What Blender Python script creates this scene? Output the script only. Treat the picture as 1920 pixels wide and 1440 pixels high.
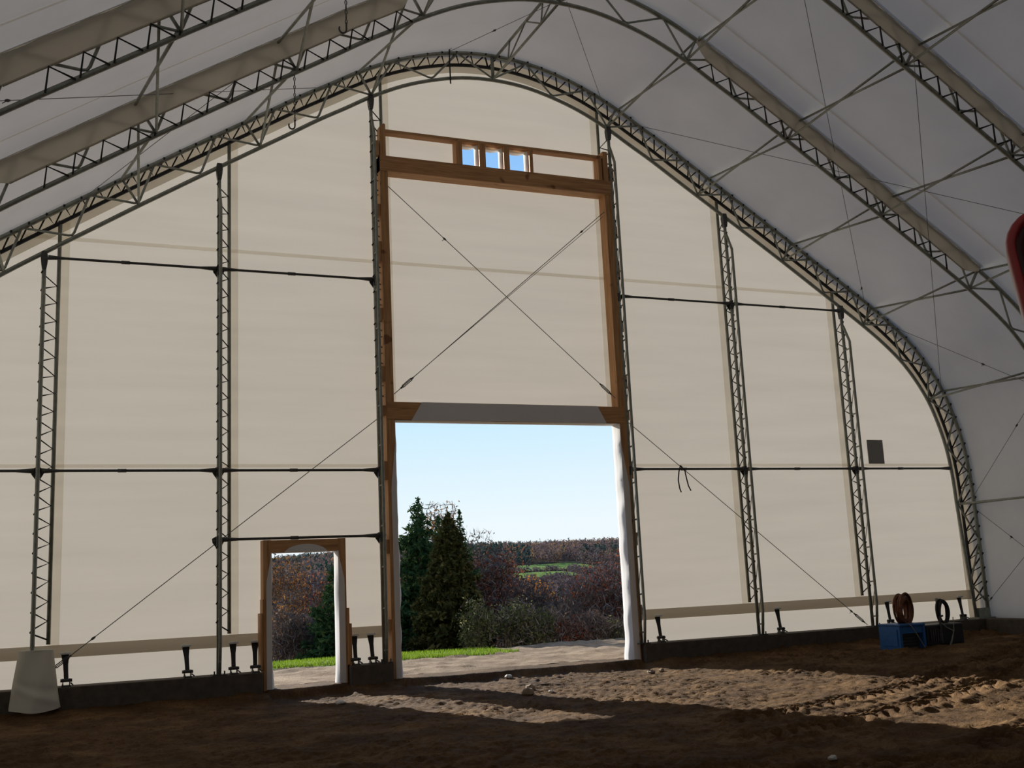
import bpy, math, random
import numpy as np
from mathutils import Matrix, Vector

for o in list(bpy.data.objects): bpy.data.objects.remove(o, do_unlink=True)
scene = bpy.context.scene
col = scene.collection
rnd = random.Random(7)
rng = np.random.default_rng(11)

# ------------------------------------------------------------------ camera
camd = bpy.data.cameras.new('camera'); cam = bpy.data.objects.new('camera', camd); col.objects.link(cam)
Rv = Vector((0.919517, -0.39031, -0.046339)); Fv = Vector((0.392048, 0.902356, 0.179033)); Uv = Rv.cross(Fv)
cam.matrix_world = Matrix(((Rv.x, Uv.x, -Fv.x, -8.52584), (Rv.y, Uv.y, -Fv.y, -19.87232), (Rv.z, Uv.z, -Fv.z, 1.7), (0, 0, 0, 1)))
camd.sensor_fit = 'HORIZONTAL'; camd.sensor_width = 36; camd.lens = 2051.18 * 36 / 1920
camd.clip_start = 0.1; camd.clip_end = 3000
scene.camera = cam

# ------------------------------------------------------------------ sky, sun, exposure
world = bpy.data.worlds.new('world'); scene.world = world; world.use_nodes = True
nt = world.node_tree; nt.nodes.clear()
wo = nt.nodes.new('ShaderNodeOutputWorld'); wb = nt.nodes.new('ShaderNodeBackground')
tc = nt.nodes.new('ShaderNodeTexCoord'); sx = nt.nodes.new('ShaderNodeSeparateXYZ'); cr = nt.nodes.new('ShaderNodeValToRGB')
nt.links.new(tc.outputs['Generated'], sx.inputs[0]); nt.links.new(sx.outputs['Z'], cr.inputs['Fac'])
nt.links.new(cr.outputs['Color'], wb.inputs['Color']); nt.links.new(wb.outputs[0], wo.inputs[0])
el = cr.color_ramp.elements
el[0].position = 0.0; el[0].color = (0.90, 0.96, 1.0, 1)
el[1].position = 1.0; el[1].color = (0.08, 0.22, 0.62, 1)
for pos, c in ((0.06, (0.84, 0.95, 1.0)), (0.16, (0.58, 0.84, 1.0)), (0.42, (0.22, 0.50, 0.95))):
    e = el.new(pos); e.color = (*c, 1)
wb.inputs['Strength'].default_value = 1.0

sund = bpy.data.lights.new('sun', 'SUN'); sun = bpy.data.objects.new('sun', sund); col.objects.link(sun)
sund.energy = 11.0; sund.angle = math.radians(0.6); sund.color = (1.0, 0.95, 0.86)
sun.rotation_euler = Vector((0.30, -1.0, -0.36)).to_track_quat('-Z', 'Y').to_euler()
sun.location = (-10, 40, 20)

scene.view_settings.view_transform = 'Standard'; scene.view_settings.look = 'None'
scene.view_settings.exposure = 0.0; scene.view_settings.gamma = 1.0
scene.view_settings.use_curve_mapping = False

# ------------------------------------------------------------------ materials
M = {}
def new_mat(name):
    m = bpy.data.materials.new(name); m.use_nodes = True; M[name] = m
    return m, m.node_tree, m.node_tree.nodes['Principled BSDF']
def noise(nt, scale, detail=3, rough=.55, vec=None):
    n = nt.nodes.new('ShaderNodeTexNoise'); n.inputs['Scale'].default_value = scale
    n.inputs['Detail'].default_value = detail; n.inputs['Roughness'].default_value = rough
    if vec: nt.links.new(vec, n.inputs['Vector'])
    return n
def mapped(nt, scale=(1, 1, 1), kind='Object'):
    t = nt.nodes.new('ShaderNodeTexCoord'); mp = nt.nodes.new('ShaderNodeMapping'); mp.inputs['Scale'].default_value = scale
    nt.links.new(t.outputs[kind], mp.inputs['Vector']); return mp.outputs['Vector']
def world_vec(nt, scale=(1, 1, 1)):
    g = nt.nodes.new('ShaderNodeNewGeometry'); mp = nt.nodes.new('ShaderNodeMapping'); mp.inputs['Scale'].default_value = scale
    nt.links.new(g.outputs['Position'], mp.inputs['Vector']); return mp.outputs['Vector']
def ramp(nt, fac, stops):
    r = nt.nodes.new('ShaderNodeValToRGB'); nt.links.new(fac, r.inputs['Fac'])
    e = r.color_ramp.elements
    e[0].position, e[0].color = stops[0][0], (*stops[0][1], 1)
    e[1].position, e[1].color = stops[-1][0], (*stops[-1][1], 1)
    for p_, c in stops[1:-1]:
        x = e.new(p_); x.color = (*c, 1)
    return r.outputs['Color']
def bump(nt, height, strength, dist, normal_in):
    b = nt.nodes.new('ShaderNodeBump'); b.inputs['Strength'].default_value = strength; b.inputs['Distance'].default_value = dist
    nt.links.new(height, b.inputs['Height']); nt.links.new(b.outputs[0], normal_in); return b
def simple(name, c, rough=.6, metal=0, var=.15, scale=20, b=0):
    m, nt, bs = new_mat(name)
    n = noise(nt, scale, 3, vec=mapped(nt))
    lo = tuple(x * (1 - var) for x in c); hi = tuple(min(1, x * (1 + var)) for x in c)
    nt.links.new(ramp(nt, n.outputs['Fac'], [(.3, lo), (.7, hi)]), bs.inputs['Base Color'])
    bs.inputs['Roughness'].default_value = rough; bs.inputs['Metallic'].default_value = metal
    if b: bump(nt, n.outputs['Fac'], b, .01, bs.inputs['Normal'])
    return m
simple('galvanised', (.27, .28, .235), .5, .4, .18, 9)
simple('dark_steel', (.075, .075, .07), .5, .5, .2, 12)
simple('rope', (.018, .018, .018), .8)
simple('cable', (.16, .155, .15), .5, .6)
simple('black_pipe', (.025, .025, .025), .6)
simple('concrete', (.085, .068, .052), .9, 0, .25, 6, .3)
simple('red_paint', (.36, .022, .018), .3, 0, .1, 4)
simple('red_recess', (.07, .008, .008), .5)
simple('chrome', (.7, .7, .7), .2, 1)
simple('tyre', (.02, .02, .02), .9)
simple('blue_paint', (.012, .10, .30), .45, 0, .12, 8)
simple('black_paint', (.012, .012, .014), .5)
simple('orange_hose', (.15, .045, .012), .6, 0, .4, 15)
simple('slit_white', (.75, .75, .72), .5)
simple('pale_wire', (.30, .28, .24), .6)
simple('bark', (.09, .07, .055), .9, 0, .3, 12)
simple('birch_bark', (.42, .40, .36), .8, 0, .25, 12)
simple('stone', (.25, .19, .13), .9, 0, .25, 15, .4)
simple('pale_stone', (.55, .52, .48), .9, 0, .1, 15, .2)

def fabric(name, colr, trans, tfac, wr=.15, streak=True):
    m = bpy.data.materials.new(name); m.use_nodes = True; M[name] = m
    nt = m.node_tree; nt.nodes.clear()
    out = nt.nodes.new('ShaderNodeOutputMaterial'); mix = nt.nodes.new('ShaderNodeMixShader')
    d = nt.nodes.new('ShaderNodeBsdfDiffuse'); t = nt.nodes.new('ShaderNodeBsdfTranslucent')
    mix.inputs['Fac'].default_value = tfac
    v = world_vec(nt, (.25, .25, 3.0)) if streak else world_vec(nt, (1.2, 1.2, 1.2))
    n = noise(nt, 1.0, 4, vec=v)
    v2 = world_vec(nt, (40, 40, 40)); n2 = noise(nt, 1.0, 2, vec=v2)
    for sh, c in ((d, colr), (t, trans)):
        a = tuple(x * .95 for x in c); b_ = tuple(min(1, x * 1.03) for x in c)
        nt.links.new(ramp(nt, n.outputs['Fac'], [(.3, a), (.7, b_)]), sh.inputs['Color'])
    b = nt.nodes.new('ShaderNodeBump'); b.inputs['Strength'].default_value = wr; b.inputs['Distance'].default_value = .02
    ad = nt.nodes.new('ShaderNodeMath'); ad.operation = 'MULTIPLY_ADD'; ad.inputs[1].default_value = .08
    nt.links.new(n2.outputs['Fac'], ad.inputs[0]); nt.links.new(n.outputs['Fac'], ad.inputs[2])
    nt.links.new(ad.outputs[0], b.inputs['Height'])
    nt.links.new(b.outputs[0], d.inputs['Normal'])
    nt.links.new(d.outputs[0], mix.inputs[1]); nt.links.new(t.outputs[0], mix.inputs[2]); nt.links.new(mix.outputs[0], out.inputs[0])
    return m
fabric('wall_fabric', (.58, .545, .49), (.97, .895, .79), .115)
fabric('roof_fabric', (.72, .68, .64), (.98, .90, .82), .082, streak=False)
fabric('base_sleeve_fabric', (.42, .37, .30), (.85, .75, .60), .25)
fabric('layer_fabric', (.55, .52, .46), (.97, .93, .86), .80)
fabric('sleeve_fabric', (.55, .51, .44), (.93, .86, .75), .48)
fabric('strip_fabric', (.50, .46, .38), (.85, .76, .62), .30, streak=False)
fabric('flap_fabric', (.78, .76, .74), (.85, .84, .84), .10, .35, streak=False)
fabric('patch_fabric', (.42, .40, .37), (.25, .23, .21), .2)
fabric('tarp_fabric', (.60, .57, .48), (.6, .58, .5), .1, .5, streak=False)

def wood(name, c1, c2, c3, axis):
    m, nt, bs = new_mat(name)
    s = [14, 14, 14]; s[axis] = .9
    n = noise(nt, 1.6, 5, .6, mapped(nt, tuple(s)))
    k = noise(nt, 3.2, 1, .4, mapped(nt, (1, 1, 1)))
    base = ramp(nt, n.outputs['Fac'], [(.28, c1), (.5, c2), (.75, c3)])
    kn = ramp(nt, k.outputs['Fac'], [(.70, (1, 1, 1)), (.76, (.45, .35, .28))])
    mx = nt.nodes.new('ShaderNodeMix'); mx.data_type = 'RGBA'; mx.blend_type = 'MULTIPLY'; mx.inputs['Factor'].default_value = 1
    nt.links.new(base, mx.inputs['A']); nt.links.new(kn, mx.inputs['B']); nt.links.new(mx.outputs['Result'], bs.inputs['Base Color'])
    bs.inputs['Roughness'].default_value = .7
    bump(nt, n.outputs['Fac'], .12, .004, bs.inputs['Normal'])
W1, W2, W3 = (.32, .145, .055), (.50, .255, .10), (.62, .36, .16)
wood('wood_x', W1, W2, W3, 0); wood('wood_y', W1, W2, W3, 1); wood('wood_z', W1, W2, W3, 2)

def soil(name, lo, mid, hi, fine=1):
    m, nt, bs = new_mat(name)
    v = world_vec(nt)
    a = noise(nt, 1.1, 6, .62, v); b = noise(nt, 28, 4, .65, v)
    ad = nt.nodes.new('ShaderNodeMath'); ad.operation = 'MULTIPLY_ADD'; ad.inputs[1].default_value = .45
    nt.links.new(b.outputs['Fac'], ad.inputs[0]); nt.links.new(a.outputs['Fac'], ad.inputs[2])
    nt.links.new(ramp(nt, ad.outputs[0], [(.50, lo), (.72, mid), (.95, hi)]), bs.inputs['Base Color'])
    bs.inputs['Roughness'].default_value = .95; bs.inputs['Specular IOR Level'].default_value = .15
    bump(nt, b.outputs['Fac'], .6 * fine, .03, bs.inputs['Normal'])
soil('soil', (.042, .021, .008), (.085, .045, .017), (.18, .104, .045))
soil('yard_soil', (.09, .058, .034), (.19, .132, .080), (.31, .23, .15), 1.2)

def foliage(name, stops, trans=.35, scale=1.3):
    m = bpy.data.materials.new(name); m.use_nodes = True; M[name] = m
    nt = m.node_tree; nt.nodes.clear()
    out = nt.nodes.new('ShaderNodeOutputMaterial'); mix = nt.nodes.new('ShaderNodeMixShader'); mix.inputs['Fac'].default_value = trans
    d = nt.nodes.new('ShaderNodeBsdfDiffuse'); t = nt.nodes.new('ShaderNodeBsdfTranslucent')
    at = nt.nodes.new('ShaderNodeAttribute'); at.attribute_name = 'tint'
    c = ramp(nt, at.outputs['Fac'], stops)
    for s in (d, t): nt.links.new(c, s.inputs['Color'])
    nt.links.new(d.outputs[0], mix.inputs[1]); nt.links.new(t.outputs[0], mix.inputs[2]); nt.links.new(mix.outputs[0], out.inputs[0])
foliage('spruce_needles', [(0, (.012, .030, .014)), (.6, (.028, .058, .022)), (1, (.06, .095, .035))], .15)
foliage('cedar_needles', [(0, (.016, .020, .008)), (.6, (.035, .038, .014)), (1, (.075, .065, .025))], .12)
foliage('orange_leaves', [(0, (.10, .045, .018)), (.5, (.20, .085, .025)), (1, (.30, .155, .05))], .35)
foliage('bright_leaves', [(0, (.22, .085, .015)), (.5, (.38, .16, .025)), (1, (.50, .26, .05))], .4)
foliage('red_leaves', [(0, (.09, .030, .020)), (.5, (.19, .055, .030)), (1, (.28, .10, .05))], .4)
foliage('brown_leaves', [(0, (.060, .038, .030)), (.5, (.12, .075, .055)), (1, (.20, .13, .09))], .35)
foliage('shrub_leaves', [(0, (.035, .045, .012)), (.5, (.11, .12, .04)), (.8, (.26, .24, .11)), (1, (.55, .50, .36))], .4)
foliage('twigs', [(0, (.06, .045, .04)), (1, (.17, .14, .125))], .0)
foliage('grass_blades', [(0, (.08, .14, .012)), (1, (.19, .27, .03))], .4)
foliage('far_forest', [(0, (.030, .060, .050)), (.22, (.055, .085, .070)), (.25, (.115, .088, .092)), (.6, (.165, .115, .105)), (.88, (.22, .13, .085)), (1, (.30, .17, .07))], .2)  # bare-twig purple and conifer green, with distance haze mixed into the colours
simple('lawn', (.12, .18, .025), .9, 0, .25, 1.5)
simple('far_field', (.15, .215, .06), .9, 0, .2, .02)
simple('hill_ground', (.075, .060, .042), .95, 0, .3, .05).node_tree.nodes['Principled BSDF'].inputs['Specular IOR Level'].default_value = 0
M['far_field'].node_tree.nodes['Principled BSDF'].inputs['Specular IOR Level'].default_value = 0

# ------------------------------------------------------------------ helpers
def np_mesh(name, V, F, tint=None):
    V = np.asarray(V, dtype=np.float32); F = np.asarray(F, dtype=np.int32); k = F.shape[1]
    me = bpy.data.meshes.new(name)
    me.vertices.add(len(V)); me.vertices.foreach_set('co', V.ravel())
    me.loops.add(F.size); me.loops.foreach_set('vertex_index', F.ravel())
    me.polygons.add(len(F)); me.polygons.foreach_set('loop_start', np.arange(0, F.size, k, dtype=np.int32))
    me.update(calc_edges=True)
    if tint is not None:
        a = me.attributes.new('tint', 'FLOAT', 'POINT'); a.data.foreach_set('value', np.asarray(tint, dtype=np.float32))
    return me

class G:
    def __init__(s): s.v = []; s.f = []
    def add(s, vs, fs):
        b = len(s.v); s.v += [tuple(float(c) for c in q) for q in vs]; s.f += [tuple(i + b for i in f) for f in fs]; return s
    def box(s, x0, x1, y0, y1, z0, z1, bev=0):
        if not bev:
            return s.add([(x0, y0, z0), (x1, y0, z0), (x1, y1, z0), (x0, y1, z0), (x0, y0, z1), (x1, y0, z1), (x1, y1, z1), (x0, y1, z1)],
                         [(0, 3, 2, 1), (4, 5, 6, 7), (0, 1, 5, 4), (1, 2, 6, 5), (2, 3, 7, 6), (3, 0, 4, 7)])
        b = bev
        rings = []
        for z, i in ((z0, b), (z0 + b, 0), (z1 - b, 0), (z1, b)):
            X0, X1, Y0, Y1 = x0 + i, x1 - i, y0 + i, y1 - i
            rings.append([(X0 + b, Y0, z), (X1 - b, Y0, z), (X1, Y0 + b, z), (X1, Y1 - b, z), (X1 - b, Y1, z), (X0 + b, Y1, z), (X0, Y1 - b, z), (X0, Y0 + b, z)])
        vs = [q for r in rings for q in r]; fs = [tuple(range(7, -1, -1)), tuple(range(24, 32))]
        for k in range(3):
            for j in range(8): fs.append((k * 8 + j, k * 8 + (j + 1) % 8, k * 8 + 8 + (j + 1) % 8, k * 8 + 8 + j))
        return s.add(vs, fs)
    def tube(s, pts, r, n=6, closed=False, flat=1.0):
        P = [Vector(q) for q in pts]; m = len(P); rr = r if hasattr(r, '__len__') else [r] * m
        T = []
        for i in range(m):
            a = P[(i - 1) % m] if (closed or i > 0) else P[i]; b = P[(i + 1) % m] if (closed or i < m - 1) else P[i]
            t = b - a; T.append(t.normalized() if t.length > 1e-9 else Vector((0, 0, 1)))
        up = Vector((0, 0, 1)) if abs(T[0].z) < .9 else Vector((0, 1, 0))
        N = (up - T[0] * up.dot(T[0])).normalized()
        vs = []
        for i in range(m):
            N = N - T[i] * N.dot(T[i])
            N = N.normalized() if N.length > 1e-6 else T[i].orthogonal().normalized()
            B = T[i].cross(N)
            for j in range(n):
                a = 2 * math.pi * j / n
                vs.append(P[i] + N * (math.cos(a) * rr[i] * flat) + B * (math.sin(a) * rr[i]))
        fs = []
        for i in range(m if closed else m - 1):
            for j in range(n):
                a = i * n + j; b = i * n + (j + 1) % n; c = ((i + 1) % m) * n + (j + 1) % n; d = ((i + 1) % m) * n + j
                fs.append((a, b, c, d))
        if not closed: fs += [tuple(range(n - 1, -1, -1)), tuple((m - 1) * n + j for j in range(n))]
        return s.add(vs, fs)
    def prism(s, poly, y0, y1, ax=1):
        """polygon in the plane perpendicular to axis ax, extruded from y0 to y1"""
        n = len(poly)
        def mk(a, b, t): return (a, t, b) if ax == 1 else ((t, a, b) if ax == 0 else (a, b, t))
        vs = [mk(a, b, y0) for a, b in poly] + [mk(a, b, y1) for a, b in poly]
        fs = [tuple(range(n)), tuple(range(2 * n - 1, n - 1, -1))] + [(i, n + i, n + (i + 1) % n, (i + 1) % n) for i in range(n)]
        return s.add(vs, fs)
    def sheet(s, rows):
        m, n = len(rows), len(rows[0]); vs = [q for r in rows for q in r]
        fs = [(i * n + j, i * n + j + 1, (i + 1) * n + j + 1, (i + 1) * n + j) for i in range(m - 1) for j in range(n - 1)]
        return s.add(vs, fs)
    def mesh(s, name, origin=(0, 0, 0), smooth=False):
        me = bpy.data.meshes.new(name)
        ox, oy, oz = origin
        me.from_pydata([(a - ox, b - oy, c - oz) for a, b, c in s.v], [], s.f)
        me.update()
        if smooth: me.polygons.foreach_set('use_smooth', [True] * len(me.polygons))
        return me

def link(name, me, mat, parent=None, loc=None):
    o = bpy.data.objects.new(name, me); col.objects.link(o)
    if mat and len(me.materials) == 0: me.materials.append(M[mat])
    if parent: o.parent = parent
    if loc is not None: o.location = loc
    return o
def tag(o, label=None, cat=None, group=None, kind=None):
    if label: o['label'] = label
    if cat: o['category'] = cat
    if group: o['group'] = group
    if kind: o['kind'] = kind
    return o
def thing(name, label, cat, loc=(0, 0, 0), group=None, kind=None):
    o = bpy.data.objects.new(name, None); col.objects.link(o); o.location = loc; o.empty_display_size = .2
    return tag(o, label, cat, group, kind)
def wloc(o):
    v = Vector((0, 0, 0))
    while o is not None: v += Vector(o.location); o = o.parent
    return v
def part(name, g, mat, parent, smooth=False):
    return link(name, g.mesh(name, wloc(parent), smooth), mat, parent)
def single(name, g, mat, label, cat, origin=(0, 0, 0), group=None, kind=None, smooth=False):
    o = link(name, g.mesh(name, origin, smooth), mat, None, origin); return tag(o, label, cat, group, kind)
def copy_tree(o, parent=None):
    c = o.copy(); col.objects.link(c); c.parent = parent
    for ch in list(o.children): copy_tree(ch, c)
    return c

# ------------------------------------------------------------------ arch profile (half of it, ridge to footing)
S = 3.282            # bay spacing
CI = [(0, 12.18), (.70, 12.13), (1.36, 11.98), (2.0, 11.76), (2.66, 11.44), (3.2, 11.12), (3.75, 10.80), (4.31, 10.445), (4.88, 10.09), (5.425, 9.75),
      (5.97, 9.41), (6.515, 9.065), (7.06, 8.72), (7.60, 8.37), (8.14, 8.02), (8.68, 7.67), (9.22, 7.31), (9.75, 6.93), (10.25, 6.50), (10.63, 6.06),
      (10.96, 5.55), (11.19, 5.0), (11.36, 4.4), (11.45, 3.74), (11.48, 3.06)]
LEG_I = [(11.57, 1.8), (11.68, .42)]; FOOT = .38
SUB = 4
def catmull(P, sub):
    P = [np.array(p, float) for p in P]; out = []
    ext = [P[1] * [-1, 1]] + P + [2 * P[-1] - P[-2]]
    for i in range(len(P) - 1):
        a, b, c, d = ext[i], ext[i + 1], ext[i + 2], ext[i + 3]
        for k in range(sub):
            t = k / sub
            out.append(.5 * ((2 * b) + (c - a) * t + (2 * a - 5 * b + 4 * c - d) * t * t + (3 * b - a - 3 * c + d) * t ** 3))
    out.append(P[-1]); return np.array(out)
HI = catmull(CI, SUB)
def offset_half(d):
    full = np.vstack([HI[1:2] * [-1, 1], HI, 2 * HI[-1:] - HI[-2:-1]])
    T = full[2:] - full[:-2]; T /= np.linalg.norm(T, axis=1)[:, None]
    Nn = np.stack([-T[:, 1], T[:, 0]], 1)
    return HI + Nn * d
def profile(d):
    """full profile from left footing to right footing, offset d outwards of the inner chord"""
    h = offset_half(d)
    xe = h[-1][0]
    if d == 0: leg = np.array(LEG_I)
    else: leg = np.array([(xe + .02, 1.8), (xe + .03, .37)])
    half = np.vstack([h, leg])
    return np.vstack([half[::-1] * [-1, 1], half[1:]])
def at(idx, d, s=1):
    p_ = offset_half(d)[int(round(idx * SUB))]; return (s * p_[0], p_[1])
def prof_z(P):
    n = len(P) // 2
    xs, zs = P[n:, 0], P[n:, 1]
    def f(x):
        x = abs(x)
        for i in range(len(xs) - 1):
            if xs[i] <= x <= xs[i + 1]: return zs[i] + (zs[i + 1] - zs[i]) * (x - xs[i]) / max(1e-9, xs[i + 1] - xs[i])
        return zs[-1]
    return f
def resample(P, pitch, i0=None):
    P = np.asarray(P); d = np.r_[0, np.cumsum(np.linalg.norm(np.diff(P, axis=0), axis=1))]
    n = max(2, int(d[-1] / pitch)); t = np.linspace(0, d[-1], n + 1)
    return np.stack([np.interp(t, d, P[:, 0]), np.interp(t, d, P[:, 1])], 1)
DEPTH = .55
NB = 9               # bays; the far gable of the hall stands behind the camera
WALL = .30           # plane of the gable fabric
YB = -NB * S - WALL

# ------------------------------------------------------------------ ground inside and outside
def vnoise(x, y, seed):
    r = np.random.default_rng(seed); T = r.random((256, 256))
    xi = np.floor(x).astype(int); yi = np.floor(y).astype(int); fx = x - xi; fy = y - yi
    fx = fx * fx * (3 - 2 * fx); fy = fy * fy * (3 - 2 * fy)
    a = T[xi % 256, yi % 256]; b = T[(xi + 1) % 256, yi % 256]; c = T[xi % 256, (yi + 1) % 256]; d = T[(xi + 1) % 256, (yi + 1) % 256]
    return (a * (1 - fx) + b * fx) * (1 - fy) + (c * (1 - fx) + d * fx) * fy
def sstep(a, b, x):
    t = np.clip((x - a) / (b - a), 0, 1); return t * t * (3 - 2 * t)
def floor_h(x, y):
    h = .05 * (vnoise(x * .5, y * .5, 1) - .5)
    h += .050 * (vnoise(x * 2.3, y * 2.3, 2) - .5)
    patch = .35 + .65 * sstep(.35, .6, vnoise(x * .8 + 5, y * .8, 12))
    patch = patch * (.38 + .5 * sstep(1.0, 5.5, x))
    cl = vnoise(x * 8.0 + 3, y * 6.5, 3); h += patch * .038 * sstep(.55, .70, cl)
    cl2 = vnoise(x * 15, y * 13 + 9, 4); h += (.3 + patch) * .026 * sstep(.50, .68, cl2)
    cl3 = vnoise(x * 19 + 1, y * 19 + 9, 5); h += .020 * cl3 * cl3
    # wheel tracks running from the middle of the hall towards the right side
    for k, (x0, y0, x1, y1, w) in enumerate(((-1.5, -9.6, 9.5, -5.2, .30), (-.2, -11.4, 10.5, -7.0, .30), (-.8, -8.2, 9.8, -3.9, .24), (-6.5, -8.5, 1.5, -13.5, .26), (-7.2, -10.5, .5, -15.2, .26))):
        L = math.hypot(x1 - x0, y1 - y0); tx, ty = (x1 - x0) / L, (y1 - y0) / L
        s = (x - x0) * tx + (y - y0) * ty; d = -(x - x0) * ty + (y - y0) * tx + .25 * np.sin(s * .45)
        m = np.clip((1 - np.abs(d) / w) * 3, 0, 1) * ((s > 0) & (s < L))
        lug = np.sin((s + np.abs(d) * .9) * 2 * math.pi / .27)
        h += m * (.042 * np.clip(lug * 1.8, -1, 1) - .02)
        h += .03 * np.exp(-((np.abs(d) - w - .07) / .07) ** 2) * ((s > 0) & (s < L))
    # the floor lies a little lower than the sills; soil is banked up along the footing
    h -= .07 * (1 - sstep(3.5, 7.0, x))
    h -= .10 * np.clip(1 - np.hypot((x + 4.0) / 1.9, (y + .9) / 1.3), 0, 1)
    indoor = ((x > -2.5) & (x < 2.6)) | ((x > -4.85) & (x < -3.4))
    bank = .15 * np.clip(1 - np.abs(y - .1) / 1.2, 0, 1) ** 1.6
    sill = (.155 + .02 * (vnoise(x * 2, y * 2, 15) - .5)) * sstep(-.30, -.08, y)
    return h * np.where(indoor, 1 - .75 * sstep(-.3, -.08, y), 1) + np.where(indoor, sill - .06 * sstep(-.3, -.08, y), bank) + .16 * np.clip(1 - np.hypot((x - 10.6) / 3.6, (y + 3.2) / 2.2), 0, 1)
def grid(name, x0, x1, y0, y1, st, fn, mat, label, cat, kind='structure', lname=None):
    nx = int((x1 - x0) / st) + 1; ny = int((y1 - y0) / st) + 1
    X, Y = np.meshgrid(np.linspace(x0, x1, nx), np.linspace(y0, y1, ny), indexing='ij')
    Z = fn(X, Y); V = np.stack([X, Y, Z], -1).reshape(-1, 3)
    I = np.arange(nx * ny).reshape(nx, ny)
    F = np.stack([I[:-1, :-1], I[1:, :-1], I[1:, 1:], I[:-1, 1:]], -1).reshape(-1, 4)
    o = link(name, np_mesh(name, V, F), mat); return tag(o, label, cat, None, kind)
grid('floor', -12.3, 12.3, -22.5, .62, .042, floor_h, 'soil', 'rough brown dirt floor with clods and tyre tracks inside the fabric hall', 'floor')
fb = G(); fb.sheet([[(-12.3, YB - .3, 0), (12.3, YB - .3, 0)], [(-12.3, -22.5, 0), (12.3, -22.5, 0)]])
single('floor_rear', fb, 'soil', 'plain brown dirt floor at the rear of the hall', 'floor', kind='structure')

def terr(x, y):
    P = np.array([(-60, 0), (4, 0), (8.5, -.06), (12, -.28), (20, -.75), (40, -3.5), (70, -7), (130, -8), (230, -5), (330, 3.4), (420, 9.0), (560, 17), (700, 23), (820, 27), (1000, 27)])
    z = np.interp(y, P[:, 0], P[:, 1])
    far = np.clip((y - 250) / 400, 0, 1)
    z = z - far * 10 * np.clip(1.25 - 3.4 * (x / (np.abs(y) + 20)), 0, 1)
    return z + far * (3.5 * (vnoise(x / 90, y / 90, 21) - .5) + 2.0 * (vnoise(x / 35, y / 35, 22) - .5))
def yard_h(x, y):
    h = terr(x, y) + .05 * (vnoise(x * .8, y * .8, 6) - .5) + .06 * (vnoise(x * 2.5, y * 2.5, 7) - .5) + .03 * (vnoise(x * 7, y * 7, 8) - .5) + .03 * sstep(.55, .8, vnoise(x * 4, y * 4, 18))
    h += .06 * np.clip(1 - np.abs(y - .6) / 1.2, 0, 1)
    return h + .05 * np.clip((y - 4) / 2, 0, 1) * np.clip((x - 2) / 2, 0, 1)
grid('yard', -16, 24, .60, 9.2, .13, yard_h, 'yard_soil', 'pale bare dirt yard outside the doorways in sunlight', 'ground')
def lawn_h(x, y):
    return terr(x, y) + .03 * (vnoise(x, y, 9) - .5) + .045
def lawn_edge(x): return 5.9 + .12 * np.clip(1.8 - x, -2, 6) + .5 * (vnoise(x * 1.3, x * 0 + 2., 31) - .5)
# lawn: a strip whose near edge wanders and which fades out towards the right
lg = G(); rows = []
xs = np.linspace(-16, 2.6, 60)
for t in np.linspace(0, 1, 8):
    e = lawn_edge(xs); yy = e + (11.5 - e) * t
    rows.append([(a, b, c - (.06 if t == 0 else 0)) for a, b, c in zip(xs, yy, lawn_h(xs, yy))])
lg.sheet(rows); single('lawn', lg, 'lawn', 'strip of mown green lawn behind the dirt yard', 'lawn', kind='structure')
n = 16000
bx = rng.uniform(-9, 2.6, n); ey = lawn_edge(bx); by = ey + rng.random(n) ** 1.4 * (10.5 - ey); bz = lawn_h(bx, by)
h = rng.uniform(.04, .10, n); an = rng.uniform(0, math.pi, n); w = .012
V = np.stack([np.stack([bx - np.cos(an) * w, by - np.sin(an) * w, bz - .02], -1), np.stack([bx + np.cos(an) * w, by + np.sin(an) * w, bz - .02], -1),
              np.stack([bx + rng.normal(0, .02, n), by + rng.normal(0, .02, n), bz + h], -1)], 1).reshape(-1, 3)
tag(link('grass', np_mesh('grass', V, np.arange(3 * n).reshape(-1, 3), np.repeat(rng.random(n), 3)), 'grass_blades'), 'short bright green grass blades growing on the lawn strip', 'grass', kind='stuff')

# near slope and far hill
grid('slope', -40, 80, 9.0, 140, 1.2, lambda x, y: terr(x, y) - .02 + .0 * x, 'hill_ground', 'dark sloping ground under the trees beyond the yard', 'ground')
grid('hill', -160, 760, 139, 1000, 6, lambda x, y: terr(x, y), 'hill_ground', 'distant wooded hillside on the horizon', 'hill')
fields = [('far_field', [(158, 412), (206, 416), (202, 376), (150, 370)], 'upper pale green field on the far hillside'),
          ('far_field', [(136, 354), (172, 357), (166, 326), (126, 322)], 'lower green field on the far hillside behind small evergreens')]
for nm, q, lb in fields:
    g = G(); q = np.array(q, float); rows = []
    for u in np.linspace(0, 1, 9):
        r = []
        for v in np.linspace(0, 1, 9):
            p_ = (q[0] * (1 - u) + q[1] * u) * (1 - v) + (q[3] * (1 - u) + q[2] * u) * v
            r.append((p_[0], p_[1], float(terr(np.array(p_[0]), np.array(p_[1]))) + .45))
        rows.append(r)
    g.sheet(rows); single(nm, g, 'far_field', lb, 'field', kind='structure')

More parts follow.
